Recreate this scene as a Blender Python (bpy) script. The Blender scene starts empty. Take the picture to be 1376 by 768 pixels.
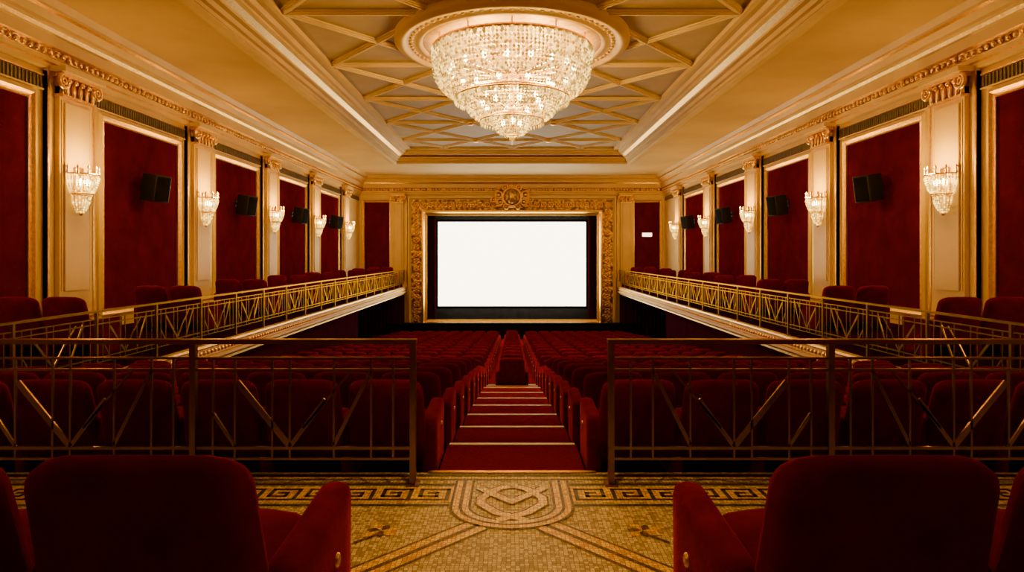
import bpy, bmesh, math, random
from mathutils import Vector, Matrix
random.seed(3)
ZS = 4.8            # everything is written relative to eye level, shifted up at the end by ZS
F = -1.6            # balcony floor, relative to the eye
HW = 9.0; YF = 37.8; YB = -3.0; ZC = 4.66
WARM = (1, 0.50, 0.055)
PC0 = 12.95; PCS = 5.3
# ------------------------------------------------------------------ materials
def new_mat(name):
    m = bpy.data.materials.new(name); m.use_nodes = True
    nt = m.node_tree
    return m, nt, nt.nodes['Principled BSDF']
def noise_mix(nt, b, c1, c2, scale, detail=4, bump=0.0, bscale=None, lo=0.3, hi=0.7, stretch=None):
    tc = nt.nodes.new('ShaderNodeTexCoord')
    src = tc.outputs['Object']
    if stretch:
        mp = nt.nodes.new('ShaderNodeMapping'); mp.inputs['Scale'].default_value = stretch
        nt.links.new(src, mp.inputs[0]); src = mp.outputs[0]
    n = nt.nodes.new('ShaderNodeTexNoise'); n.inputs['Scale'].default_value = scale; n.inputs['Detail'].default_value = detail
    nt.links.new(src, n.inputs['Vector'])
    r = nt.nodes.new('ShaderNodeValToRGB')
    r.color_ramp.elements[0].position = lo; r.color_ramp.elements[1].position = hi
    r.color_ramp.elements[0].color = (*c1, 1); r.color_ramp.elements[1].color = (*c2, 1)
    nt.links.new(n.outputs['Fac'], r.inputs[0]); nt.links.new(r.outputs[0], b.inputs['Base Color'])
    if bump > 0:
        n2 = nt.nodes.new('ShaderNodeTexNoise'); n2.inputs['Scale'].default_value = bscale or scale*6
        nt.links.new(src, n2.inputs['Vector'])
        bp = nt.nodes.new('ShaderNodeBump'); bp.inputs['Strength'].default_value = bump; bp.inputs['Distance'].default_value = 0.02
        nt.links.new(n2.outputs['Fac'], bp.inputs['Height']); nt.links.new(bp.outputs[0], b.inputs['Normal'])
def simple(name, c1, c2=None, rough=0.6, metal=0.0, scale=3, bump=0.0, bscale=None, sheen=0, stretch=None, emis=None, es=0, spec=None, tint=None):
    m, nt, b = new_mat(name)
    noise_mix(nt, b, c1, c2 or c1, scale, bump=bump, bscale=bscale, stretch=stretch)
    b.inputs['Roughness'].default_value = rough; b.inputs['Metallic'].default_value = metal
    if sheen:
        b.inputs['Sheen Weight'].default_value = sheen; b.inputs['Sheen Roughness'].default_value = 0.30
        b.inputs['Sheen Tint'].default_value = (1, 0.05, 0.02, 1)
    if spec is not None: b.inputs['Specular IOR Level'].default_value = spec
    if tint: b.inputs['Specular Tint'].default_value = (*tint, 1)
    if emis: b.inputs['Emission Color'].default_value = (*emis, 1); b.inputs['Emission Strength'].default_value = es
    return m
PLASTER = simple('cream_plaster', (0.68, 0.50, 0.22), (0.76, 0.57, 0.28), 0.5, scale=1.2, bump=0.08, bscale=30, spec=0.25)
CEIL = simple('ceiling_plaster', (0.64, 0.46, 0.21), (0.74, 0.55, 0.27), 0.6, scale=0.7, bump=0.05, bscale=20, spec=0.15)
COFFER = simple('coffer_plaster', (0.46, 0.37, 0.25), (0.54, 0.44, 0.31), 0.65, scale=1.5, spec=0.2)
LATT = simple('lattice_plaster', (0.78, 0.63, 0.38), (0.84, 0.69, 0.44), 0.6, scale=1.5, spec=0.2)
GOLD = simple('gilding', (0.72, 0.40, 0.055), (0.94, 0.60, 0.13), 0.34, 1.0, scale=14, bump=0.35, bscale=40)
BRASS = simple('brass_rail', (0.27, 0.17, 0.055), (0.36, 0.23, 0.075), 0.32, 1.0, scale=6, tint=(0.7, 0.45, 0.18))
VELVET = simple('red_velvet', (0.110, 0.0010, 0.0010), (0.175, 0.0018, 0.0016), 0.9, scale=9, bump=0.1, bscale=60, sheen=0.34, spec=0.0)
FABRIC = simple('crimson_wall_fabric', (0.075, 0.0016, 0.0022), (0.110, 0.0024, 0.0032), 0.85, scale=2.5, bump=0.25, bscale=45, sheen=0.02, spec=0.0)
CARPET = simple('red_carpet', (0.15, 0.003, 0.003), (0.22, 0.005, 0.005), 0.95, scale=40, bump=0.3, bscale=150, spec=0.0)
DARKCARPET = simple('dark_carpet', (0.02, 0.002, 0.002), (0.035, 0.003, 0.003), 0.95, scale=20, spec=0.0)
PURPLE = simple('plum_wall_paint', (0.035, 0.005, 0.016), (0.05, 0.007, 0.02), 0.9, scale=2, spec=0.0)
BLACK = simple('black_masking', (0.006, 0.005, 0.005), (0.012, 0.010, 0.009), 0.8, scale=4, spec=0.05)
PLASTIC = simple('black_speaker_cabinet', (0.008, 0.007, 0.007), (0.014, 0.012, 0.011), 0.5, scale=20, spec=0.3)
CURTAIN = simple('dark_red_curtain', (0.03, 0.002, 0.002), (0.09, 0.005, 0.005), 0.9, scale=3, stretch=(6, 6, 0.1), spec=0.0)
GRILLE = simple('bronze_grille', (0.12, 0.09, 0.055), (0.24, 0.18, 0.11), 0.5, 0.3, scale=8, stretch=(1, 8, 1))
NOSING = simple('pale_step_nosing', (0.66, 0.50, 0.38), (0.76, 0.59, 0.46), 0.5, scale=10)
def filigree():
    m, nt, b = new_mat('gilded_filigree')
    tc = nt.nodes.new('ShaderNodeTexCoord')
    v = nt.nodes.new('ShaderNodeTexVoronoi'); v.feature = 'SMOOTH_F1'; v.inputs['Scale'].default_value = 6.5
    nt.links.new(tc.outputs['Object'], v.inputs['Vector'])
    r = nt.nodes.new('ShaderNodeValToRGB')
    r.color_ramp.elements[0].color = (0.84, 0.55, 0.15, 1); r.color_ramp.elements[0].position = 0.15
    r.color_ramp.elements[1].color = (0.18, 0.095, 0.018, 1); r.color_ramp.elements[1].position = 0.62
    nt.links.new(v.outputs['Distance'], r.inputs[0]); nt.links.new(r.outputs[0], b.inputs['Base Color'])
    bp = nt.nodes.new('ShaderNodeBump'); bp.invert = True; bp.inputs['Strength'].default_value = 0.8; bp.inputs['Distance'].default_value = 0.08
    nt.links.new(v.outputs['Distance'], bp.inputs['Height']); nt.links.new(bp.outputs[0], b.inputs['Normal'])
    b.inputs['Metallic'].default_value = 0.8; b.inputs['Roughness'].default_value = 0.42
    return m
FILI = filigree()
MEDAL = simple('gilded_medallion_plaster', (0.38, 0.25, 0.07), (0.56, 0.40, 0.15), 0.5, 0.1, scale=7, bump=0.7, bscale=9)
def mosaic(name, cols, grout=(0.14, 0.085, 0.04), scale=42, metal=0.0, rough=0.5):
    m, nt, b = new_mat(name)
    tc = nt.nodes.new('ShaderNodeTexCoord')
    mp = nt.nodes.new('ShaderNodeMapping'); mp.inputs['Scale'].default_value = (1, 1, 0.0)
    nt.links.new(tc.outputs['Object'], mp.inputs[0])
    v = nt.nodes.new('ShaderNodeTexVoronoi'); v.voronoi_dimensions = '2D'; v.inputs['Scale'].default_value = scale; v.inputs['Randomness'].default_value = 0.35
    e = nt.nodes.new('ShaderNodeTexVoronoi'); e.voronoi_dimensions = '2D'; e.feature = 'DISTANCE_TO_EDGE'; e.inputs['Scale'].default_value = scale; e.inputs['Randomness'].default_value = 0.35
    for n in (v, e): nt.links.new(mp.outputs[0], n.inputs['Vector'])
    sep = nt.nodes.new('ShaderNodeSeparateColor'); nt.links.new(v.outputs['Color'], sep.inputs[0])
    r = nt.nodes.new('ShaderNodeValToRGB'); r.color_ramp.interpolation = 'CONSTANT'
    els = r.color_ramp.elements
    while len(els) < len(cols): els.new(0.5)
    for i, c in enumerate(cols):
        els[i].position = i/len(cols); els[i].color = (*c, 1)
    nt.links.new(sep.outputs[0], r.inputs[0])
    g = nt.nodes.new('ShaderNodeValToRGB'); g.color_ramp.elements[0].position = 0.03; g.color_ramp.elements[1].position = 0.10
    nt.links.new(e.outputs['Distance'], g.inputs[0])
    mx = nt.nodes.new('ShaderNodeMix'); mx.data_type = 'RGBA'
    mx.inputs[6].default_value = (*grout, 1)
    nt.links.new(g.outputs[0], mx.inputs[0]); nt.links.new(r.outputs[0], mx.inputs[7]); nt.links.new(mx.outputs[2], b.inputs['Base Color'])
    bp = nt.nodes.new('ShaderNodeBump'); bp.inputs['Strength'].default_value = 0.4; bp.inputs['Distance'].default_value = 0.003
    nt.links.new(g.outputs[0], bp.inputs['Height']); nt.links.new(bp.outputs[0], b.inputs['Normal'])
    b.inputs['Roughness'].default_value = rough; b.inputs['Metallic'].default_value = metal; b.inputs['Specular IOR Level'].default_value = 0.2
    return m
MOS = mosaic('cream_mosaic', [(0.58, 0.43, 0.23), (0.68, 0.52, 0.30), (0.46, 0.33, 0.17), (0.76, 0.60, 0.37), (0.36, 0.25, 0.12)])
MOSG = mosaic('gold_mosaic', [(0.84, 0.45, 0.002), (0.94, 0.55, 0.004), (0.64, 0.32, 0.002), (0.98, 0.66, 0.02)], rough=0.4, grout=(0.22, 0.1, 0.005))
MOSD = mosaic('dark_mosaic', [(0.05, 0.032, 0.018), (0.08, 0.055, 0.03), (0.035, 0.025, 0.015), (0.11, 0.08, 0.045)], grout=(0.03, 0.02, 0.01))
MOSB = mosaic('brown_mosaic', [(0.17, 0.08, 0.015), (0.12, 0.055, 0.012), (0.24, 0.115, 0.02), (0.09, 0.04, 0.01)], grout=(0.04, 0.02, 0.01))
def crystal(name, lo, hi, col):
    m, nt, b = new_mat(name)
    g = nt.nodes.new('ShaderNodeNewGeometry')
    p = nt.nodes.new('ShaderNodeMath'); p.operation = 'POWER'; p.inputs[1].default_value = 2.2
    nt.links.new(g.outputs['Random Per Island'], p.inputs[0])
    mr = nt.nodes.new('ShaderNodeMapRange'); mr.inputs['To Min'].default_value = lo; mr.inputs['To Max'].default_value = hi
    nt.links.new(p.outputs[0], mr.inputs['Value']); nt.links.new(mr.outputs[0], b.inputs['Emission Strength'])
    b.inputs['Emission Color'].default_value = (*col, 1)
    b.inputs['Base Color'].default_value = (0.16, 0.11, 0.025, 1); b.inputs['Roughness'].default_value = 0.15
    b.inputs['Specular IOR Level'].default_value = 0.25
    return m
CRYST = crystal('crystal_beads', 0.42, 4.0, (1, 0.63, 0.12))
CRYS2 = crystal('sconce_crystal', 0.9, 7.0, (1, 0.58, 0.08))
BULB = simple('glowing_bulb', (1, 0.9, 0.7), rough=0.4, emis=(1, 0.76, 0.26), es=30)
SCREEN = simple('lit_cinema_screen', (0.8, 0.8, 0.8), rough=0.9, emis=(1, 0.89, 0.66), es=9)
EXITM = simple('exit_sign_glow', (0.9, 0.6, 0.5), rough=0.5, emis=(1, 0.62, 0.42), es=6.0)

# ------------------------------------------------------------------ mesh builder
class MB:
    def __init__(s): s.v = []; s.f = []; s.m = []; s.s = []; s.mats = []
    def mi(s, mat):
        if mat not in s.mats: s.mats.append(mat)
        return s.mats.index(mat)
    def add(s, vs, fs, mat, smooth=False):
        o = len(s.v); s.v += [tuple(v) for v in vs]; k = s.mi(mat)
        for f in fs: s.f.append(tuple(i+o for i in f)); s.m.append(k); s.s.append(smooth)
    def box(s, x0, x1, y0, y1, z0, z1, mat):
        x0, x1 = min(x0, x1), max(x0, x1)
        v = [(x, y, z) for x in (x0, x1) for y in (y0, y1) for z in (z0, z1)]
        s.add(v, [(0, 1, 3, 2), (4, 6, 7, 5), (0, 4, 5, 1), (2, 3, 7, 6), (0, 2, 6, 4), (1, 5, 7, 3)], mat)
    def bar(s, a, b, w, t, nrm, mat):
        a = Vector(a); b = Vector(b); n = Vector(nrm).normalized(); d = (b-a).normalized()
        sd = n.cross(d).normalized()*w/2; n = n*t/2
        v = [p+i*sd+j*n for p in (a, b) for i, j in ((-1, -1), (1, -1), (1, 1), (-1, 1))]
        s.add(v, [(0, 1, 2, 3), (7, 6, 5, 4), (0, 4, 5, 1), (1, 5, 6, 2), (2, 6, 7, 3), (3, 7, 4, 0)], mat)
    def rbox(s, c, h, r, mat, n=(2, 2, 2), fn=None):
        ax = []
        for a in range(3):
            H = h[a]; lo = [-H, -H+r*0.35, -H+r]; hi = [H-r, H-r*0.35, H]
            mid = [(-H+r)+(2*(H-r))*(i+1)/(n[a]+1) for i in range(n[a])] if H-r > 1e-4 else []
            if H-r <= 1e-4: lo = [-H, -H+r*0.35, 0.0]; hi = hi[1:]
            ax.append(lo+mid+hi)
        L = [len(a)-1 for a in ax]; idx = {}; vs = []; fs = []
        def V(i, j, k):
            key = (i, j, k)
            if key not in idx:
                p = [ax[0][i], ax[1][j], ax[2][k]]
                q = [max(-(h[a]-r), min(h[a]-r, p[a])) for a in range(3)]
                d = Vector([p[a]-q[a] for a in range(3)])
                if d.length > 1e-9: d = d.normalized()*r
                P = Vector(q)+d
                if fn: P = Vector(fn(P))
                idx[key] = len(vs); vs.append(P+Vector(c))
            return idx[key]
        for i in range(L[0]):
            for j in range(L[1]):
                fs.append((V(i, j, 0), V(i, j+1, 0), V(i+1, j+1, 0), V(i+1, j, 0)))
                fs.append((V(i, j, L[2]), V(i+1, j, L[2]), V(i+1, j+1, L[2]), V(i, j+1, L[2])))
        for i in range(L[0]):
            for k in range(L[2]):
                fs.append((V(i, 0, k), V(i+1, 0, k), V(i+1, 0, k+1), V(i, 0, k+1)))
                fs.append((V(i, L[1], k), V(i, L[1], k+1), V(i+1, L[1], k+1), V(i+1, L[1], k)))
        for j in range(L[1]):
            for k in range(L[2]):
                fs.append((V(0, j, k), V(0, j, k+1), V(0, j+1, k+1), V(0, j+1, k)))
                fs.append((V(L[0], j, k), V(L[0], j+1, k), V(L[0], j+1, k+1), V(L[0], j, k+1)))
        s.add(vs, fs, mat, True)
    def lathe(s, c, prof, mat, seg=48, axis='z', smooth=True, a0=0, a1=2*math.pi):
        full = abs(a1-a0-2*math.pi) < 1e-6; N = seg if full else seg+1
        vs = []
        for (r, z) in prof:
            for i in range(N):
                a = a0+(a1-a0)*i/seg
                p = (r*math.cos(a), r*math.sin(a), z)
                if axis == 'y': p = (p[0], p[2], p[1])
                if axis == 'x': p = (p[2], p[0], p[1])
                vs.append((c[0]+p[0], c[1]+p[1], c[2]+p[2]))
        fs = []
        for k in range(len(prof)-1):
            for i in range(seg):
                j = (i+1) % N
                fs.append((k*N+i, k*N+j, (k+1)*N+j, (k+1)*N+i))
        s.add(vs, fs, mat, smooth)
    def torus(s, c, R, r, mat, seg=32, ms=8, axis='z', a0=0, a1=2*math.pi, sy=1.0):
        prof = [(R+r*math.cos(t*2*math.pi/ms), r*math.sin(t*2*math.pi/ms)) for t in range(ms+1)]
        s.lathe(c, prof, mat, seg, axis, True, a0, a1)
    def ball(s, c, r, mat, sc=(1, 1, 1), seg=8, rings=5):
        vs = []; fs = []
        for i in range(rings+1):
            t = math.pi*i/rings
            for j in range(seg):
                a = 2*math.pi*j/seg
                vs.append((c[0]+sc[0]*r*math.sin(t)*math.cos(a), c[1]+sc[1]*r*math.sin(t)*math.sin(a), c[2]+sc[2]*r*math.cos(t)))
        for i in range(rings):
            for j in range(seg):
                k = (j+1) % seg; fs.append((i*seg+j, i*seg+k, (i+1)*seg+k, (i+1)*seg+j))
        s.add(vs, fs, mat, True)
    def octa(s, c, r, mat, sc=(1, 1, 1.3)):
        x, y, z = c; a, b, d = r*sc[0], r*sc[1], r*sc[2]
        s.add([(x+a, y, z), (x, y+b, z), (x-a, y, z), (x, y-b, z), (x, y, z+d), (x, y, z-d)],
              [(0, 1, 4), (1, 2, 4), (2, 3, 4), (3, 0, 4), (1, 0, 5), (2, 1, 5), (3, 2, 5), (0, 3, 5)], mat)
    def frame(s, mp, u0, u1, v0, v1, prof, mats):
        vs = []; n = len(prof)
        for ins, h in prof:
            for u, v in ((u0+ins, v0+ins), (u1-ins, v0+ins), (u1-ins, v1-ins), (u0+ins, v1-ins)):
                vs.append(mp(u, v, h))
        for k in range(n-1):
            q = [vs[k*4+i] for i in range(4)]+[vs[k*4+4+i] for i in range(4)]
            s.add(q, [(i, (i+1) % 4, 4+(i+1) % 4, 4+i) for i in range(4)], mats[k] if isinstance(mats, list) else mats)
    def ribbon(s, pts, w, z, mat):
        vs = []; n = len(pts)
        for i, p in enumerate(pts):
            a = Vector(pts[max(i-1, 0)]); b = Vector(pts[min(i+1, n-1)]); d = (b-a).normalized()
            nn = Vector((-d.y, d.x))*w/2
            vs += [(p[0]+nn.x, p[1]+nn.y, z), (p[0]-nn.x, p[1]-nn.y, z)]
        s.add(vs, [(2*i+1, 2*i+3, 2*i+2, 2*i) for i in range(n-1)], mat)
    def mesh(s, name, recalc=True):
        me = bpy.data.meshes.new(name); me.from_pydata(s.v, [], s.f)
        for m in s.mats: me.materials.append(m)
        me.polygons.foreach_set('material_index', s.m); me.polygons.foreach_set('use_smooth', s.s)
        if recalc:
            bm = bmesh.new(); bm.from_mesh(me); bmesh.ops.recalc_face_normals(bm, faces=bm.faces); bm.to_mesh(me); bm.free()
        me.update(); return me
    def obj(s, name, loc=(0, 0, 0), parent=None, recalc=True):
        return place(s.mesh(name, recalc), name, loc, parent=parent)
def place(me, name, loc=(0, 0, 0), rz=0, sc=1, parent=None, rot=None):
    o = bpy.data.objects.new(name, me); bpy.context.scene.collection.objects.link(o)
    o.location = loc; o.rotation_euler = rot or (0, 0, rz)
    o.scale = (sc, sc, sc) if not isinstance(sc, tuple) else sc
    if parent: o.parent = parent
    return o

# ------------------------------------------------------------------ room shell
m = MB(); m.box(-HW, HW, YB, 4.72, F-0.35, F, MOS)
floor_b = m.obj('floor')
m = MB()
e = F
def circ(cx, cy, r, a0=0, a1=360, n=48): return [(cx+r*math.cos(math.radians(a0+(a1-a0)*i/n)), cy+r*math.sin(math.radians(a0+(a1-a0)*i/n))) for i in range(n+1)]
m.ribbon([(-8.9, 4.655), (8.9, 4.655)], 0.05, e+0.002, MOSD)
m.ribbon([(-8.9, 4.60), (8.9, 4.60)], 0.02, e+0.002, MOSG)
m.ribbon([(-8.9, 4.565), (8.9, 4.565)], 0.02, e+0.002, MOSD)
for sx in (-1, 1):
    m.ribbon([(sx*0.40, 4.47), (sx*8.9, 4.47)], 0.035, e+0.002, MOSD)
    m.ribbon([(sx*0.40, 4.10), (sx*8.9, 4.10)], 0.035, e+0.002, MOSD)
    m.ribbon([(sx*0.40, 4.285), (sx*8.9, 4.285)], 0.27, e+0.001, MOSG)
    k = 0.036; x = 0.43
    while x < 8.7:
        P = [(0, 0), (0, 5), (5, 5), (5, 1.6), (2, 1.6), (2, 3.3), (3.5, 3.3)]
        pts = [(sx*(x+a*k), 4.195+b*k) for a, b in P]
        for a, b in zip(pts, pts[1:]):
            dx = 0.013
            m.box(min(a[0], b[0])-dx, max(a[0], b[0])+dx, min(a[1], b[1])-dx, max(a[1], b[1])+dx, e+0.0015, e+0.003, MOSD)
        m.ribbon([(sx*x, 4.195), (sx*(x+7*k), 4.195)], 0.026, e+0.0032, MOSD)
        x += 7*k
    o = 0.0003*(sx+1)
    for (w, z, mt) in ((0.185, 0.0012, MOSB), (0.145, 0.0022, MOSG), (0.03, 0.0032, MOSB)):
        m.ribbon([(sx*0.20, 3.80), (sx*6.0, -2.2)], w, e+z+o, mt)
    for (w, z, mt) in ((0.135, 0.0022, MOSB), (0.10, 0.0032, MOSG), (0.02, 0.0042, MOSB)):
        m.ribbon([(sx*0.33, 4.54), (sx*0.33, 4.3)]+[(sx*(0.33*math.cos(math.radians(a))), 4.08-0.28*math.sin(math.radians(a))) for a in range(0, 92, 6)], w, e+z+o+0.001, mt)
    for (w, z, mt) in ((0.085, 0.0022, MOSB), (0.060, 0.0032, MOSG)):
        m.ribbon([(sx*0.02, 4.43), (sx*0.10, 4.38), (sx*0.20, 4.22), (sx*0.20, 4.12), (sx*0.10, 3.98), (-sx*0.09, 3.86)], w, e+z+o+0.0015, mt)
        m.ribbon([(sx*0.22, 4.40), (sx*0.12, 4.28), (-sx*0.02, 4.13)], w, e+z+0.0024+o, mt)
    cx, cy = sx*0.76, 3.72
    for i in range(7):
        a = 2*math.pi*i/7+0.3; R = 0.09 if i % 2 else 0.13
        d = Vector((math.cos(a), math.sin(a))); n = Vector((-d.y, d.x))
        pts = [Vector((cx, cy)), Vector((cx, cy))+d*R*0.5+n*0.033, Vector((cx, cy))+d*R, Vector((cx, cy))+d*R*0.5-n*0.033]
        m.add([(p.x, p.y, e+0.002+0.0003*i) for p in pts], [(0, 3, 2, 1)], MOSB if i % 2 else MOSG)
    m.ribbon([(cx-0.02*sx, cy-0.02), (cx+0.12*sx, cy-0.16)], 0.02, e+0.0045, MOSB)
    m.ribbon(circ(sx*1.9, 2.2, 0.45), 0.07, e+0.0055, MOSG)
m.obj('mosaic_inlay', parent=floor_b, recalc=False)

rows = []
m = MB(); nos = MB(); tr = []
for k in range(7):
    tr.append((4.72 if k == 0 else 4.8+1.2*k, 6.0+1.2*k, -1.78-0.16*k)); rows.append((5.27+1.2*k, -1.78-0.16*k, False))
y = 13.2; NJ = 16; DJ = 1.3
for j in range(NJ):
    z = -2.97 if j == 0 else -3.2-1.5*(j-1)/(NJ-2)
    tr.append((y, y+DJ, z)); rows.append((y+0.47, z, j >= 1)); y += DJ
tr.append((y, 38.6, -4.75))
for i, (a, b, z) in enumerate(tr):
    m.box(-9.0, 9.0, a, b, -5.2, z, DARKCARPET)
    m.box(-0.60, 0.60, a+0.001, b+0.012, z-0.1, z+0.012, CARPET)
    if i < 9: nos.box(-0.585, 0.585, b-0.035, b+0.018, z-0.02, z+0.020, NOSING)
st = m.obj('floor_stalls'); nos.obj('trim_step_nosing', parent=st)
m = MB(); m.box(-0.62, 0.62, 4.70, 4.745, F-0.1, F+0.008, BRASS); m.obj('trim_landing_edge')

WALL = {}
for s, nm in ((-1, 'left'), (1, 'right')):
    m = MB()
    m.box(s*HW, s*(HW+0.3), YB-0.3, YF+1.8, -1.86, 6.0, PLASTER)
    m.box(s*HW, s*(HW+0.3), YB-0.3, YF+1.8, -5.2, -1.86, PURPLE)
    WALL[s] = m.obj('wall_'+nm)
m = MB(); m.box(-HW-0.3, HW+0.3, YB-0.3, YB, -2.2, 6.0, FABRIC); m.obj('wall_back')
m = MB()
for s in (-1, 1):
    m.box(s*5.0, s*HW, YF, YF+0.3, -1.86, ZC+0.2, PLASTER)
    m.box(s*5.0, s*6.35, YF, YF+0.3, -5.2, -1.86, PLASTER)
    m.box(s*6.35, s*HW, YF, YF+0.3, -5.2, -1.86, CURTAIN)
m.box(-5.0, 5.0, YF, YF+0.3, 2.55, ZC+0.2, PLASTER)
WF = m.obj('wall_front')
m = MB()
for s in (-1, 1): m.box(s*5.0, s*5.25, YF+0.3, YF+1.6, -3.95, 2.8, BLACK)
m.box(-5.25, 5.25, YF+0.3, YF+1.6, 2.55, 2.8, BLACK)
m.box(-5.25, 5.25, YF+1.5, YF+1.6, -3.95, 2.8, BLACK)
m.obj('wall_screen_recess')
m = MB(); m.box(-7.1, 7.1, 36.4, YF-0.26, -4.75, -3.93, BLACK); m.box(-4.95, 4.95, YF-0.26, YF+1.49, -4.75, -3.93, BLACK); m.rbox((0, 36.42, -3.9), (7.1, 0.06, 0.05), 0.03, BLACK, (4, 1, 1)); m.obj('floor_stage')
YSn = YF+0.55; ks = YSn/860.0
m = MB(); X0 = 99.5*ks; m.box(-X0, X0, YSn, YSn+0.05, -68*ks, 45*ks, SCREEN)
scr = m.obj('cinema_screen')
m = MB()
m.frame(lambda u, v, h: (u, YSn-h, v), -X0-0.14, X0+0.14, -68*ks-0.14, 45*ks+0.14, [(0, -0.06), (0, 0.08), (0.13, 0.08), (0.15, 0.0)], BLACK)
m.obj('screen_border', parent=scr)
for s in (-1, 1):
    m = MB(); vs = []; N = 40
    for i in range(N+1):
        t = i/N; x = s*(4.98-0.42*t); yy = YF+0.38+0.05*math.sin(t*26)
        vs += [(x, yy, -3.92), (x, yy, 2.54)]
    m.add(vs, [(2*i, 2*i+2, 2*i+3, 2*i+1) for i in range(N)], CURTAIN, True); m.obj('stage_curtain', recalc=False)
for s in (-1, 1):
    m = MB(); vs = []; N = 90
    for i in range(N+1):
        t = i/N; x = s*(7.15+1.75*t); yy = YF-0.15+0.06*math.sin(t*50)
        vs += [(x, yy, -4.74), (x, yy, -2.27)]
    m.add(vs, [(2*i, 2*i+2, 2*i+3, 2*i+1) for i in range(N)], CURTAIN, True); m.obj('doorway_curtain', recalc=False)

# ------------------------------------------------------------------ proscenium frame
fr = MB(); mp = lambda u, v, h: (u, YF-h, v)
fr.frame(mp, -6.12, 6.12, -4.9, 3.47, [(0, 0), (0, 0.22), (0.10, 0.26), (0.14, 0.14), (0.18, 0.12)], PLASTER)
fr.frame(mp, -6.12, 6.12, -4.9, 3.47, [(0.18, 0.12), (0.80, 0.12)], FILI)
fr.frame(mp, -6.12, 6.12, -4.9, 3.47, [(0.80, 0.12), (0.82, 0.22), (0.92, 0.24), (0.98, 0.12), (1.12, 0.02), (1.12, -0.3)], GOLD)
def rosette(x, z, R, y=YF-0.12):
    fr.torus((x, y, z), R*0.72, R*0.14, GOLD, 12, 5, 'y')
    fr.ball((x, y-0.03, z), R*0.34, GOLD, (1, 0.6, 1), 6, 4)
def leafs(x, z, R, ang, y=YF-0.12):
    for s in (-1, 1):
        c = (x+R*0.8*math.cos(ang+s*0.7), y, z+R*0.8*math.sin(ang+s*0.7)); fr.ball(c, R*0.42, GOLD, (1, 0.5, 1), 6, 4)
zz = -3.7
while zz < 2.9:
    for s in (-1, 1): rosette(s*5.63, zz, 0.2); leafs(s*5.63, zz+0.2, 0.22, math.pi/2); leafs(s*5.63, zz+0.2, 0.2, -math.pi/2)
    zz += 0.42
xx = -5.63
while xx < 5.7:
    rosette(xx, 2.98, 0.2); leafs(xx+0.2, 2.98, 0.22, 0); leafs(xx+0.2, 2.98, 0.2, math.pi); xx += 0.4165
fro = fr.obj('proscenium_frame', parent=WF)
c = MB(); cz = 3.42; cy = YF-0.3
c.lathe((0, cy, cz), [(0, -0.22), (0.25, -0.2), (0.42, -0.10), (0.47, 0.05), (0.47, 0.3)], FILI, 28, 'y')
c.torus((0, cy, cz), 0.53, 0.085, GOLD, 32, 8, 'y')
for s in (-1, 1):
    for (x, z, R, r) in ((0.78, 0.12, 0.2, 0.07), (0.70, -0.30, 0.17, 0.06), (1.08, -0.16, 0.14, 0.05), (0.40, 0.55, 0.15, 0.055), (0.34, -0.55, 0.14, 0.05)):
        c.torus((s*x, cy, cz+z), R, r, GOLD, 18, 6, 'y'); c.ball((s*x, cy, cz+z), R*0.5, GOLD, (1, 0.6, 1))
    for i in range(6):
        a = math.radians(-55+22*i)
        c.ball((s*(0.62+0.30*math.cos(a)), cy+0.05, cz+0.62*math.sin(a)), 0.13, GOLD, (1.4, 0.6, 0.8))
for i in range(5):
    c.ball((0.13*(i-2), cy, cz+0.68-0.05*abs(i-2)), 0.09, GOLD, (0.8, 0.7, 1.6))
c.ball((0, cy-0.12, cz), 0.2, GOLD, (1, 0.7, 1.3), 12, 8)
c.obj('crest_ornament', parent=fro)

# ------------------------------------------------------------------ wall panels, pilasters
def wm(s): return lambda u, v, h: (s*(HW-h), u, v)
PFR = [(-0.16, 0.0), (-0.16, 0.05), (-0.10, 0.09), (-0.05, 0.05), (-0.02, 0.035), (0.02, 0.05), (0.02, 0.01)]
PC = [PC0+PCS*k for k in range(-2, 5)]
def panel(mpf, u0, u1, v0, v1, name, par):
    m = MB(); m.frame(mpf, u0, u1, v0, v1, PFR, [PLASTER, PLASTER, GOLD, GOLD, GOLD, GOLD])
    m.add([mpf(u0, v0, 0.015), mpf(u1, v0, 0.015), mpf(u1, v1, 0.015), mpf(u0, v1, 0.015)], [(0, 1, 2, 3)], FABRIC)
    m.obj(name, recalc=False, parent=par)
for s in (-1, 1):
    for k in range(-2, 4):
        c0 = PC0+PCS*k
        panel(wm(s), c0+1.08, c0+4.22, -1.2, 2.95, 'fabric_panel', WALL[s])
    panel(lambda u, v, h: (u, YF-h, v), *sorted((s*8.72, s*7.2)), -1.2, 3.15, 'fabric_panel', WF)
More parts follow.
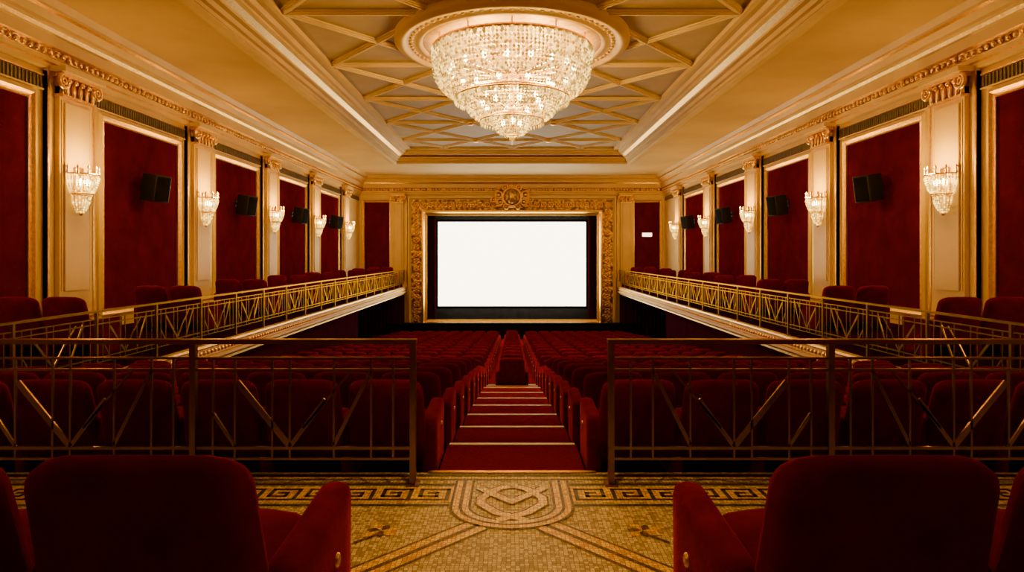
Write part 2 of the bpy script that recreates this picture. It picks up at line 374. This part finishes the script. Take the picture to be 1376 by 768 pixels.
def capital(m, T, w):
    def bx(u0, u1, h0, h1, z0, z1, mt):
        a = T(u0, h0, z0); b = T(u1, h1, z1)
        m.box(min(a[0], b[0]), max(a[0], b[0]), min(a[1], b[1]), max(a[1], b[1]), z0, z1, mt)
    hw = w/2
    bx(-hw-0.14, hw+0.14, 0, 0.40, 3.56, 3.66, PLASTER)
    bx(-hw-0.06, hw+0.06, 0, 0.32, 3.48, 3.56, GOLD)
    bx(-hw, hw, 0, 0.24, 3.14, 3.48, FILI)
    bx(-hw-0.03, hw+0.03, 0, 0.27, 3.10, 3.15, GOLD)
    ax = 'x' if abs(T(0, 1, 0)[0]-T(0, 0, 0)[0]) > 0.5 else 'y'
    for u in (-hw-0.02, hw+0.02):
        for R, r in ((0.13, 0.045), (0.055, 0.035)): m.torus(T(u, 0.28, 3.40), R, r, GOLD, 16, 6, ax)
    n = max(3, int(w/0.16))
    for i in range(n):
        u = -hw+w*(i+0.5)/n
        sc = (0.6, 1, 2.4) if ax == 'x' else (1, 0.6, 2.4)
        m.ball(T(u, 0.26, 3.27), 0.065, GOLD, sc, 6, 5); m.ball(T(u, 0.31, 3.42), 0.055, GOLD, (1, 1, 1), 6, 4)
def pilaster(T, w, z0, name, par):
    m = MB()
    def bx(u0, u1, h0, h1, za, zb, mt):
        a = T(u0, h0, za); b = T(u1, h1, zb)
        m.box(min(a[0], b[0]), max(a[0], b[0]), min(a[1], b[1]), max(a[1], b[1]), za, zb, mt)
    hw = w/2
    bx(-hw-0.2, hw+0.2, 0, 0.09, z0, 3.62, PLASTER)
    bx(-hw, hw, 0, 0.18, z0, 3.3, PLASTER)
    bx(-hw+0.12, hw-0.12, 0, 0.215, z0+0.9, 3.0, PLASTER)
    for u in (-hw-0.2, hw+0.17): bx(u, u+0.03, 0, 0.11, z0+0.3, 3.55, GOLD)
    for u in (-hw+0.05, hw-0.08): bx(u, u+0.03, 0, 0.195, z0+0.9, 3.05, PLASTER)
    bx(-hw-0.22, hw+0.22, 0, 0.26, z0, z0+0.3, PLASTER); bx(-hw-0.2, hw+0.2, 0, 0.23, z0+0.3, z0+0.36, GOLD)
    capital(m, T, w); m.obj(name, parent=par)
for s in (-1, 1):
    for c0 in PC:
        pilaster(lambda u, h, z, c0=c0, s=s: (s*(HW-h), c0+u, z), 0.95, -1.6 if c0 > 4.7 else F, 'pilaster', WALL[s])
    pilaster(lambda u, h, z, s=s: (s*6.7+u, YF-h, z), 0.62, -1.85, 'pilaster', WF)
    m = MB()
    for k in range(-3, 5):
        a = max(PC0+PCS*k+0.72, YB+0.1); b = min(PC0+PCS*(k+1)-0.72, YF-0.3)
        if b-a < 1: continue
        m.box(s*(HW-0.03), s*HW, a, b, 3.2, 3.42, GRILLE)
        y = a
        while y < b: m.box(s*(HW-0.05), s*HW, y, y+0.025, 3.2, 3.42, GRILLE); y += 0.09
        m.box(s*(HW-0.06), s*HW, a, b, 3.43, 3.46, GOLD); m.box(s*(HW-0.06), s*HW, a, b, 3.16, 3.19, PLASTER)
    m.obj('vent_grille', parent=WALL[s])
# ------------------------------------------------------------------ cornice & ceiling
m = MB(); mpc = lambda u, v, h: (u, v, h)
prof = [(0, 3.58), (0.10, 3.60), (0.10, 3.68), (0.17, 3.70), (0.17, 3.78), (0.20, 3.79), (0.20, 3.94), (0.27, 3.97), (0.27, 4.18), (0.33, 4.20), (0.36, 4.27), (0.42, 4.29), (0.42, 4.36), (0.52, 4.47), (0.60, 4.50), (0.60, 4.55), (0.68, 4.66)]
mt = [PLASTER, PLASTER, GOLD, PLASTER, GOLD, FILI, GOLD, PLASTER, PLASTER, GOLD, PLASTER, PLASTER, PLASTER, GOLD, PLASTER, PLASTER]
m.frame(mpc, -HW, HW, YB, YF, prof, mt)
y = YB+0.4
while y < YF-0.2:
    for s in (-1, 1):
        m.ball((s*(HW-0.205), y, 3.865), 0.06, GOLD, (0.7, 1.1, 1.0), 6, 4)
    y += 0.17
x = -HW+0.3
while x < HW-0.2:
    m.ball((x, YF-0.205, 3.865), 0.06, GOLD, (1.1, 0.7, 1.0), 6, 4); x += 0.17
m.obj('trim_cornice', recalc=False)
RX = 5.8; RY0 = -0.5; RY1 = 32.3
m = MB()
for s in (-1, 1): m.box(s*RX, s*(HW+0.3), YB-0.3, YF+0.3, ZC, ZC+0.25, CEIL)
m.box(-RX, RX, YB-0.3, RY0, ZC, ZC+0.25, CEIL); m.box(-RX, RX, RY1, YF+0.3, ZC, ZC+0.25, CEIL)
IN = 0.8; ZI = 5.34
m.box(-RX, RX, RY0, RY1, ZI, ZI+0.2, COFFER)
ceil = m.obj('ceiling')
m = MB()
prof = [(-0.30, 4.66), (-0.30, 4.63), (-0.22, 4.61), (-0.1, 4.61), (-0.02, 4.64), (-0.02, 4.74), (0.08, 4.76), (0.10, 4.86), (0.20, 4.88), (0.20, 4.93), (0.33, 5.02), (0.42, 5.04), (0.42, 5.10), (0.52, 5.12), (0.55, 5.22), (0.66, 5.24), (0.68, 5.22), (0.80, 5.22), (0.80, 5.34)]
mt = [PLASTER]*len(prof); mt[9] = GOLD
m.frame(mpc, -RX, RX, RY0, RY1, prof, mt); m.obj('trim_ceiling_recess', recalc=False)
m = MB(); CY = 15.9; xm = 5.0; y0 = RY0+IN; y1 = RY1-IN; cx_ = 10/3.0; cy_ = 3.85
def beam(a, b, w=0.22, dz=0.0):
    n = (0, 0, 1)
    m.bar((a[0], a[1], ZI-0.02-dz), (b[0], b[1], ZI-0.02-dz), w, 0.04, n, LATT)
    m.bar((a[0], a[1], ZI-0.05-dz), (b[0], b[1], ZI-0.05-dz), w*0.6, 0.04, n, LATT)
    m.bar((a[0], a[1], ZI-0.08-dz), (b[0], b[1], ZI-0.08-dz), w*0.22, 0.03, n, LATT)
def clip(p, d):
    t0, t1 = -100, 100
    for q, dd, lo, hi in ((p[0], d[0], -xm, xm), (p[1], d[1], y0, y1)):
        a = (lo-q)/dd; b = (hi-q)/dd; t0 = max(t0, min(a, b)); t1 = min(t1, max(a, b))
    return t0, t1
for i in range(-8, 9):
    for sg in (-1, 1):
        p = (-5.0, CY+cy_*(i+0.5)); d = (1, sg*cy_/cx_); t0, t1 = clip(p, d)
        if t1-t0 > 0.3: beam((p[0]+d[0]*t0, p[1]+d[1]*t0), (p[0]+d[0]*t1, p[1]+d[1]*t1), dz=0.002*sg)
for i in range(-5, 5):
    yy = CY+cy_*(i+0.5)
    if y0 < yy < y1:
        beam((-xm, yy), (xm, yy), 0.2, 0.004)
        for j in (-5.0/3, 5.0/3):
            m.lathe((j, yy, ZI-0.12), [(0.0, -0.05), (0.1, -0.03), (0.16, 0.0), (0.16, 0.06)], GOLD, 12)
m.obj('ceiling_lattice')
m = MB()
m.lathe((0, CY, 0), [(0, ZI-0.14), (2.20, ZI-0.14)], MEDAL, 96)
m.lathe((0, CY, 0), [(2.20, ZI-0.14), (2.23, ZI-0.19), (2.31, ZI-0.19), (2.35, ZI-0.15), (2.60, ZI-0.16), (2.63, ZI-0.22), (2.75, ZI-0.22), (2.79, ZI-0.17), (2.88, ZI-0.15), (2.88, ZI)], PLASTER, 96)
for i in range(72):
    a = 2*math.pi*i/72; m.ball((2.48*math.cos(a), CY+2.48*math.sin(a), ZI-0.17), 0.055, PLASTER, (1, 1, 0.6), 6, 4)
m.obj('ceiling_medallion')

# ------------------------------------------------------------------ chandelier
ch = MB()
def tier(mb, c, zt, zb, R, k, dr, mat, br, a0=0, a1=2*math.pi, p=2.0):
    nr = max(2, int((zt-zb)/dr))
    n = int((a1-a0)*R/(br*2.6))
    for i in range(nr+1):
        t = i/nr; r = R*math.sqrt(max(0.0, 1-(k*t)**p)); z = zt+(zb-zt)*t
        full = a1-a0 > 6.2
        for j in range(n if full else n+1):
            a = a0+(a1-a0)*j/n
            q = br*(0.72+0.28*r/R)
            mb.octa((c[0]+r*math.cos(a), c[1]+r*math.sin(a), z), q, mat)
C = (0, CY)
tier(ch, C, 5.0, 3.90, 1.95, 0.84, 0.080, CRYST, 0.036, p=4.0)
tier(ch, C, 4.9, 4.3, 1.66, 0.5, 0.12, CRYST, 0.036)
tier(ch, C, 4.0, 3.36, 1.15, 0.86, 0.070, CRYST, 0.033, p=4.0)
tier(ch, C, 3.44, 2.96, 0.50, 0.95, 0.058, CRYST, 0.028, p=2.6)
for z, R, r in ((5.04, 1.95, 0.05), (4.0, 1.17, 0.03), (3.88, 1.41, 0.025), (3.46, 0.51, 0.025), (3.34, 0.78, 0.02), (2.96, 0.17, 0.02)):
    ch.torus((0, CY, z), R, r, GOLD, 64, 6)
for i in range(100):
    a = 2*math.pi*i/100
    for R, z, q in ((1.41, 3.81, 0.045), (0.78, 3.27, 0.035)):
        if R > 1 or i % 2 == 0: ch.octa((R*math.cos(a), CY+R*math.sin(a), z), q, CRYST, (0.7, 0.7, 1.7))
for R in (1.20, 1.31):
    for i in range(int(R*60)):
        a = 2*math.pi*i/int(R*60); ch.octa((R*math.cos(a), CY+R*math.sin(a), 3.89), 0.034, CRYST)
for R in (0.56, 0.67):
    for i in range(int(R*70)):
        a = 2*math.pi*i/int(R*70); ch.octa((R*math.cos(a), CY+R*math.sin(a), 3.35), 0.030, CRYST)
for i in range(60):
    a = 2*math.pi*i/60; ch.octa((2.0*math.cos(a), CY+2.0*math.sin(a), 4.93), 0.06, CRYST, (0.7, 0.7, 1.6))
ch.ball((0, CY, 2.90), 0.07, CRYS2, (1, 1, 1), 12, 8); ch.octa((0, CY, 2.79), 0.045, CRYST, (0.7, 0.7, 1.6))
ch.lathe((0, CY, 0), [(0.05, 2.95), (0.06, 4.9), (0.3, 5.0), (0.5, 5.12), (0.5, ZI-0.14)], GOLD, 24)
for i in range(12):
    a = 2*math.pi*i/12
    ch.bar((0.1*math.cos(a), CY+0.1*math.sin(a), 5.0), (1.95*math.cos(a), CY+1.95*math.sin(a), 5.04), 0.04, 0.04, (0, 0, 1), GOLD)
    ch.bar((1.95*math.cos(a), CY+1.95*math.sin(a), 5.04), (1.95*math.cos(a), CY+1.95*math.sin(a), ZI-0.14), 0.03, 0.03, (math.cos(a), math.sin(a), 0), GOLD)
for R, z, n in ((1.55, 4.55, 18), (1.0, 4.2, 9), (0.75, 3.75, 8), (0.25, 3.3, 3)):
    for i in range(n):
        a = 2*math.pi*(i+0.3)/n; ch.ball((R*math.cos(a), CY+R*math.sin(a), z), 0.06, BULB, (1, 1, 1.4), 8, 6)
        ch.bar((R*math.cos(a), CY+R*math.sin(a), z-0.07), (0, CY, z-0.12), 0.02, 0.02, (0, 0, 1), GOLD)
chan = ch.obj('crystal_chandelier', recalc=False)
def plight(name, loc, e, r, col=WARM, parent=None):
    l = bpy.data.lights.new(name, 'POINT'); l.energy = e; l.shadow_soft_size = r; l.color = col
    o = bpy.data.objects.new(name, l); bpy.context.scene.collection.objects.link(o); o.location = loc
    if parent: o.parent = parent
    return o
for i in range(4):
    a = math.pi/4+math.pi/2*i
    plight('bulb_light', (1.0*math.cos(a), CY+1.0*math.sin(a), 4.40), 440, 0.25, parent=chan)
plight('bulb_light', (0, CY, 3.75), 480, 0.2, parent=chan)

# ------------------------------------------------------------------ sconces
def sconce_mesh(s):
    m = MB(); o = -s
    m.rbox((o*0.02, 0, 0.0), (0.03, 0.13, 0.42), 0.025, GOLD, (0, 1, 3))
    a0, a1 = (-math.pi/2, math.pi/2) if o > 0 else (math.pi/2, 3*math.pi/2)
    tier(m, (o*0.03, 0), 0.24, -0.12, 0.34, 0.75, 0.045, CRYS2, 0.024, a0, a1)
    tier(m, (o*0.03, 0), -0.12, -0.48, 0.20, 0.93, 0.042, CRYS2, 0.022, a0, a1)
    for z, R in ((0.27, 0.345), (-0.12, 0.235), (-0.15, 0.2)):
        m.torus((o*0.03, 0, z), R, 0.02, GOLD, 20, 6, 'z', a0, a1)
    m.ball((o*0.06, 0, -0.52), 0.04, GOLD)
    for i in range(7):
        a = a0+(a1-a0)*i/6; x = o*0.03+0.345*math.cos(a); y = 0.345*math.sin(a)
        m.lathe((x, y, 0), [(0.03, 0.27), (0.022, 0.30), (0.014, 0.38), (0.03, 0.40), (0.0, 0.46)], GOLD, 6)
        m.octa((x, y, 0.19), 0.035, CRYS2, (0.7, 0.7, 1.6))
    for i in range(3):
        a = a0+(a1-a0)*(i+1)/4; m.ball((o*0.03+0.15*math.cos(a), 0.15*math.sin(a), 0.12), 0.045, BULB, (1, 1, 1.5))
    return m.mesh('crystal_sconce', recalc=False)
SM = {-1: sconce_mesh(-1), 1: sconce_mesh(1)}
for s in (-1, 1):
    for c0 in PC:
        ob = place(SM[s], 'crystal_sconce', (s*(HW-0.215), c0, 1.36))
        plight('bulb_light', (-s*0.48, 0, 0.42), 125, 0.06, (1, 0.50, 0.018), parent=ob)
# ------------------------------------------------------------------ loudspeakers
def speaker_mesh():
    m = MB()
    m.rbox((0, 0, 0), (0.24, 0.24, 0.32), 0.02, PLASTIC, (1, 1, 1), lambda p: (p.x, p.y*(1-0.30*(p.x+0.24)/0.48), p.z))
    m.rbox((-0.235, 0, 0), (0.015, 0.215, 0.29), 0.012, BLACK, (0, 1, 1))
    m.box(0.2, 0.36, -0.03, 0.03, -0.03, 0.03, PLASTIC); m.box(0.34, 0.37, -0.06, 0.06, -0.10, 0.10, PLASTIC)
    return m.mesh('loudspeaker')
SP = speaker_mesh()
for s in (-1, 1):
    for k in range(0, 4):
        o = place(SP, 'loudspeaker', (s*(HW-0.40), PC0+PCS*k+2.45, 1.62), rot=(0, math.radians(-9), (math.radians(14) if s > 0 else math.pi-math.radians(14))))
m = MB(); m.rbox((7.95, YF-0.08, 1.22), (0.31, 0.05, 0.14), 0.02, PLASTIC); m.box(7.67, 8.23, YF-0.14, YF-0.13, 1.11, 1.33, EXITM); m.obj('exit_sign')
for x, y, en in ((0, 3.2, 820), (-3.6, 3.2, 220), (3.6, 3.2, 220)):  # added fill spots with fixtures, out of view, to brighten the near floor
    m = MB(); m.lathe((0, 0, 0), [(0.09, 0.0), (0.13, -0.02), (0.15, 0.0), (0.15, 0.02)], BRASS, 24); m.lathe((0, 0, 0), [(0.0, 0.015), (0.09, 0.012)], BULB, 24)
    dl = m.obj('added_fill_fixture', (x, y, ZI-0.025), recalc=False)
    l = bpy.data.lights.new('added_fill_spot', 'SPOT'); l.energy = en; l.color = (1, 0.58, 0.13); l.spot_size = math.radians(42); l.spot_blend = 1; l.shadow_soft_size = 0.09
    o = bpy.data.objects.new('added_fill_spot', l); bpy.context.scene.collection.objects.link(o); o.location = (0, 0, -0.05); o.rotation_euler = (math.radians(5), 0, 0); o.parent = dl

# ------------------------------------------------------------------ side balconies
RXL = 6.3; ZB = -1.85
for s, nm in ((-1, 'left'), (1, 'right')):
    m = MB(); m.box(s*RXL, s*(HW), 4.72, YF, -2.22, ZB, PLASTER)
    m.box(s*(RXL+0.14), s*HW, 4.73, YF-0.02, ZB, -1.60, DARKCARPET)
    b = m.obj('floor_balcony_'+nm)
    m = MB()
    P = [(0.0, -1.83), (0.08, -1.83), (0.10, -1.87), (0.05, -1.91), (0.05, -2.05), (0.09, -2.08), (0.09, -2.14), (0.03, -2.20), (0.03, -2.25), (-0.15, -2.25)]
    M2 = [PLASTER, GOLD, PLASTER, PLASTER, GOLD, PLASTER, PLASTER, GOLD, PLASTER]
    for (a, b2, q) in zip(P, P[1:], M2):
        m.add([(s*(RXL-a[0]), 4.73, a[1]), (s*(RXL-a[0]), YF-0.01, a[1]), (s*(RXL-b2[0]), YF-0.01, b2[1]), (s*(RXL-b2[0]), 4.73, b2[1])], [(0, 1, 2, 3)], q)
    y = 5.0
    while y < YF-0.2: m.ball((s*(RXL-0.055), y, -1.98), 0.05, GOLD, (0.6, 1.2, 1), 6, 4); y += 0.16
    m.obj('balcony_fascia', parent=b, recalc=False)
    m = MB(); m.box(s*6.5, s*6.7, 4.73, 27.0, -5.0, -2.22, PURPLE); m.obj('wall_under_balcony_'+nm)

# ------------------------------------------------------------------ railings
def railing(name, a, b, zf, h=1.02, npan=4, nrm=(0, 1, 0), flip=False):
    m = MB(); a = Vector((a[0], a[1], zf)); b = Vector((b[0], b[1], zf)); d = (b-a); L = d.length; d.normalize()
    up = Vector((0, 0, 1)); N = Vector(nrm)
    P = lambda u, z: a+d*u+up*z
    pl = L/npan
    m.bar(P(-0.025, h-0.018), P(L+0.025, h-0.018), 0.032, 0.065, N, BRASS)
    for z, w in ((h-0.135, 0.016), (h-0.215, 0.016), (0.26, 0.02), (0.185, 0.016)):
        m.bar(P(0, z), P(L, z), w, 0.018, N, BRASS)
    for i in range(npan+1):
        u = i*pl
        m.bar(P(u, 0.0), P(u, h-0.02), 0.042, 0.042, N, BRASS)
        m.bar(P(u, 0.0), P(u, 0.02), 0.09, 0.09, N, BRASS)
    for i in range(npan):
        u0 = i*pl; f = lambda t: u0+pl*((1-t) if flip else t)
        for t in (0.09, 0.19, 0.36, 0.44, 0.64, 0.81, 0.91):
            m.bar(P(f(t), 0.185), P(f(t), h-0.135), 0.014, 0.014, N, BRASS)
        for t0, z0, t1, z1, w in ((0.44, 0.27, 0.20, 0.72, 0.04), (0.44, 0.27, 0.60, 0.60, 0.03), (0.64, 0.28, 0.81, 0.80, 0.026), (0.50, 0.40, 0.72, 0.80, 0.016), (0.09, 0.5, 0.19, 0.27, 0.022)):
            m.bar(P(f(t0), z0), P(f(t1), z1), w, 0.014, N, BRASS)
    return m.obj(name)
railing('balcony_railing', (-0.69, 4.46), (-0.69-1.53*5, 4.46), F, npan=5, flip=True)
railing('balcony_railing', (0.69, 4.46), (0.69+1.53*5, 4.46), F, npan=5, flip=True)
for s in (-1, 1):
    railing('balcony_railing', (s*(RXL+0.05), 4.85), (s*(RXL+0.05), YF-0.1), ZB+0.02, h=0.99, npan=20, nrm=(1, 0, 0))

# ------------------------------------------------------------------ seats
PITCH = 0.645
def seat_parts(m, x=0):
    def backfn(p):
        t = (p.z+0.33)/0.66
        w = 1.0-0.10*max(0, t)
        X = p.x*w
        zc = p.z+0.012*t*(1-(p.x/0.3)**2) - 0.022*max(0, (abs(p.x)/0.31)-0.70)/0.30*(max(t, 0)**3)
        Y = p.y*(1+0.25*(1-(p.x/0.31)**2)*(1-(2*t-1)**2)) - 0.17*t + 0.035*(p.x/0.3)**2
        return (X, Y, zc)
    m.rbox((x, -0.19, 0.50), (0.316, 0.065, 0.345), 0.064, VELVET, (8, 1, 6), backfn)
    m.rbox((x, 0.04, 0.37), (0.262, 0.27, 0.085), 0.06, VELVET, (4, 4, 1), lambda p: (p.x, p.y, p.z+0.03*(1-(p.x/0.26)**2)+0.06*p.y))
    m.box(x-0.24, x+0.24, -0.16, 0.24, 0.20, 0.30, BLACK)
    m.box(x-0.05, x+0.05, -0.12, 0.12, 0.0, 0.22, BLACK)
def arm(m, x, badge=0):
    m.rbox((x, 0.075, 0.275), (0.056, 0.30, 0.262), 0.045, VELVET, (0, 5, 4), lambda p: (p.x*(1+0.12*(p.z+0.25)), p.y*(1+0.08*(p.z+0.25)), p.z+(0.02*p.y/0.3 if p.z > 0 else 0)))
    if badge:
        m.lathe((x+badge*0.058, 0.15, 0.37), [(0, badge*0.010), (0.016, badge*0.010), (0.022, badge*0.006), (0.024, -badge*0.01)], GOLD, 20, 'x')
        m.torus((x+badge*0.066, 0.15, 0.37), 0.013, 0.003, BRASS, 16, 5, 'x')
def seat_mesh(left, right, badge=0, n=1, name='cinema_seat'):
    m = MB()
    for i in range(n): seat_parts(m, i*PITCH)
    for i in range(n+1):
        if (i == 0 and not left) or (i == n and not right): continue
        bg = 0
        if i == 0 and badge < 0: bg = -1
        if i == n and badge > 0: bg = 1
        arm(m, -PITCH/2+i*PITCH, bg)
    return m.mesh(name)
S_BL = seat_mesh(True, True, 1); S_BR = seat_mesh(True, True, -1)
S_L = seat_mesh(True, False); S_R = seat_mesh(False, True)
sc = 1.16; x0 = 0.67+(PITCH/2+0.056)*sc
for k in range(5):
    place(S_BL if k == 0 else S_L, 'cinema_seat', (-(x0+k*PITCH*sc), 2.27, F), 0, (sc, 1.13, 1.19))
    place(S_BR if k == 0 else S_R, 'cinema_seat', (x0+k*PITCH*sc, 2.27, F), 0, (sc, 1.13, 1.19))
NR = 8; x0 = 0.60+PITCH/2+0.056
ROWL = seat_mesh(True, True, 1, NR, 'cinema_seat_row'); ROWR = seat_mesh(True, True, -1, NR, 'cinema_seat_row')
for i, (y, z, cen) in enumerate(rows):
    if i < 2:
        for k in range(NR):
            place(S_BL if k == 0 else S_L, 'cinema_seat', (-(x0+k*PITCH), y, z), 0, (1, 1, 0.97)); place(S_BR if k == 0 else S_R, 'cinema_seat', (x0+k*PITCH, y, z), 0, (1, 1, 0.97))
    else:
        place(ROWL, 'cinema_seat_row', (-(x0+(NR-1)*PITCH), y, z), 0, (1, 1, 0.97)); place(ROWR, 'cinema_seat_row', (x0, y, z), 0, (1, 1, 0.97))
    if cen: place(S_BL, 'cinema_seat', (0, y, z+0.012))
for s in (-1, 1):
    y = 6.25
    while y < 36:
        place(S_BL, 'cinema_seat', (s*7.62, y+0.3, -1.60), 0, 1.13)
        place(S_R if s < 0 else S_L, 'cinema_seat', (s*6.89, y+0.3, -1.60), 0, 1.13)
        y += 3.65

# ------------------------------------------------------------------ camera / world
for o in bpy.context.scene.objects:
    if o.parent is None: o.location.z += ZS
cam = bpy.data.cameras.new('camera'); co = bpy.data.objects.new('camera', cam); bpy.context.scene.collection.objects.link(co)
co.location = (0, 0, ZS); co.rotation_euler = (math.pi/2, 0, 0)
cam.sensor_width = 36; cam.lens = 36*860/1376; cam.shift_y = -41/1376; cam.clip_start = 0.05
bpy.context.scene.camera = co
w = bpy.data.worlds.new('world'); bpy.context.scene.world = w; w.use_nodes = True
w.node_tree.nodes['Background'].inputs[0].default_value = (0.02, 0.012, 0.006, 1); w.node_tree.nodes['Background'].inputs[1].default_value = 1
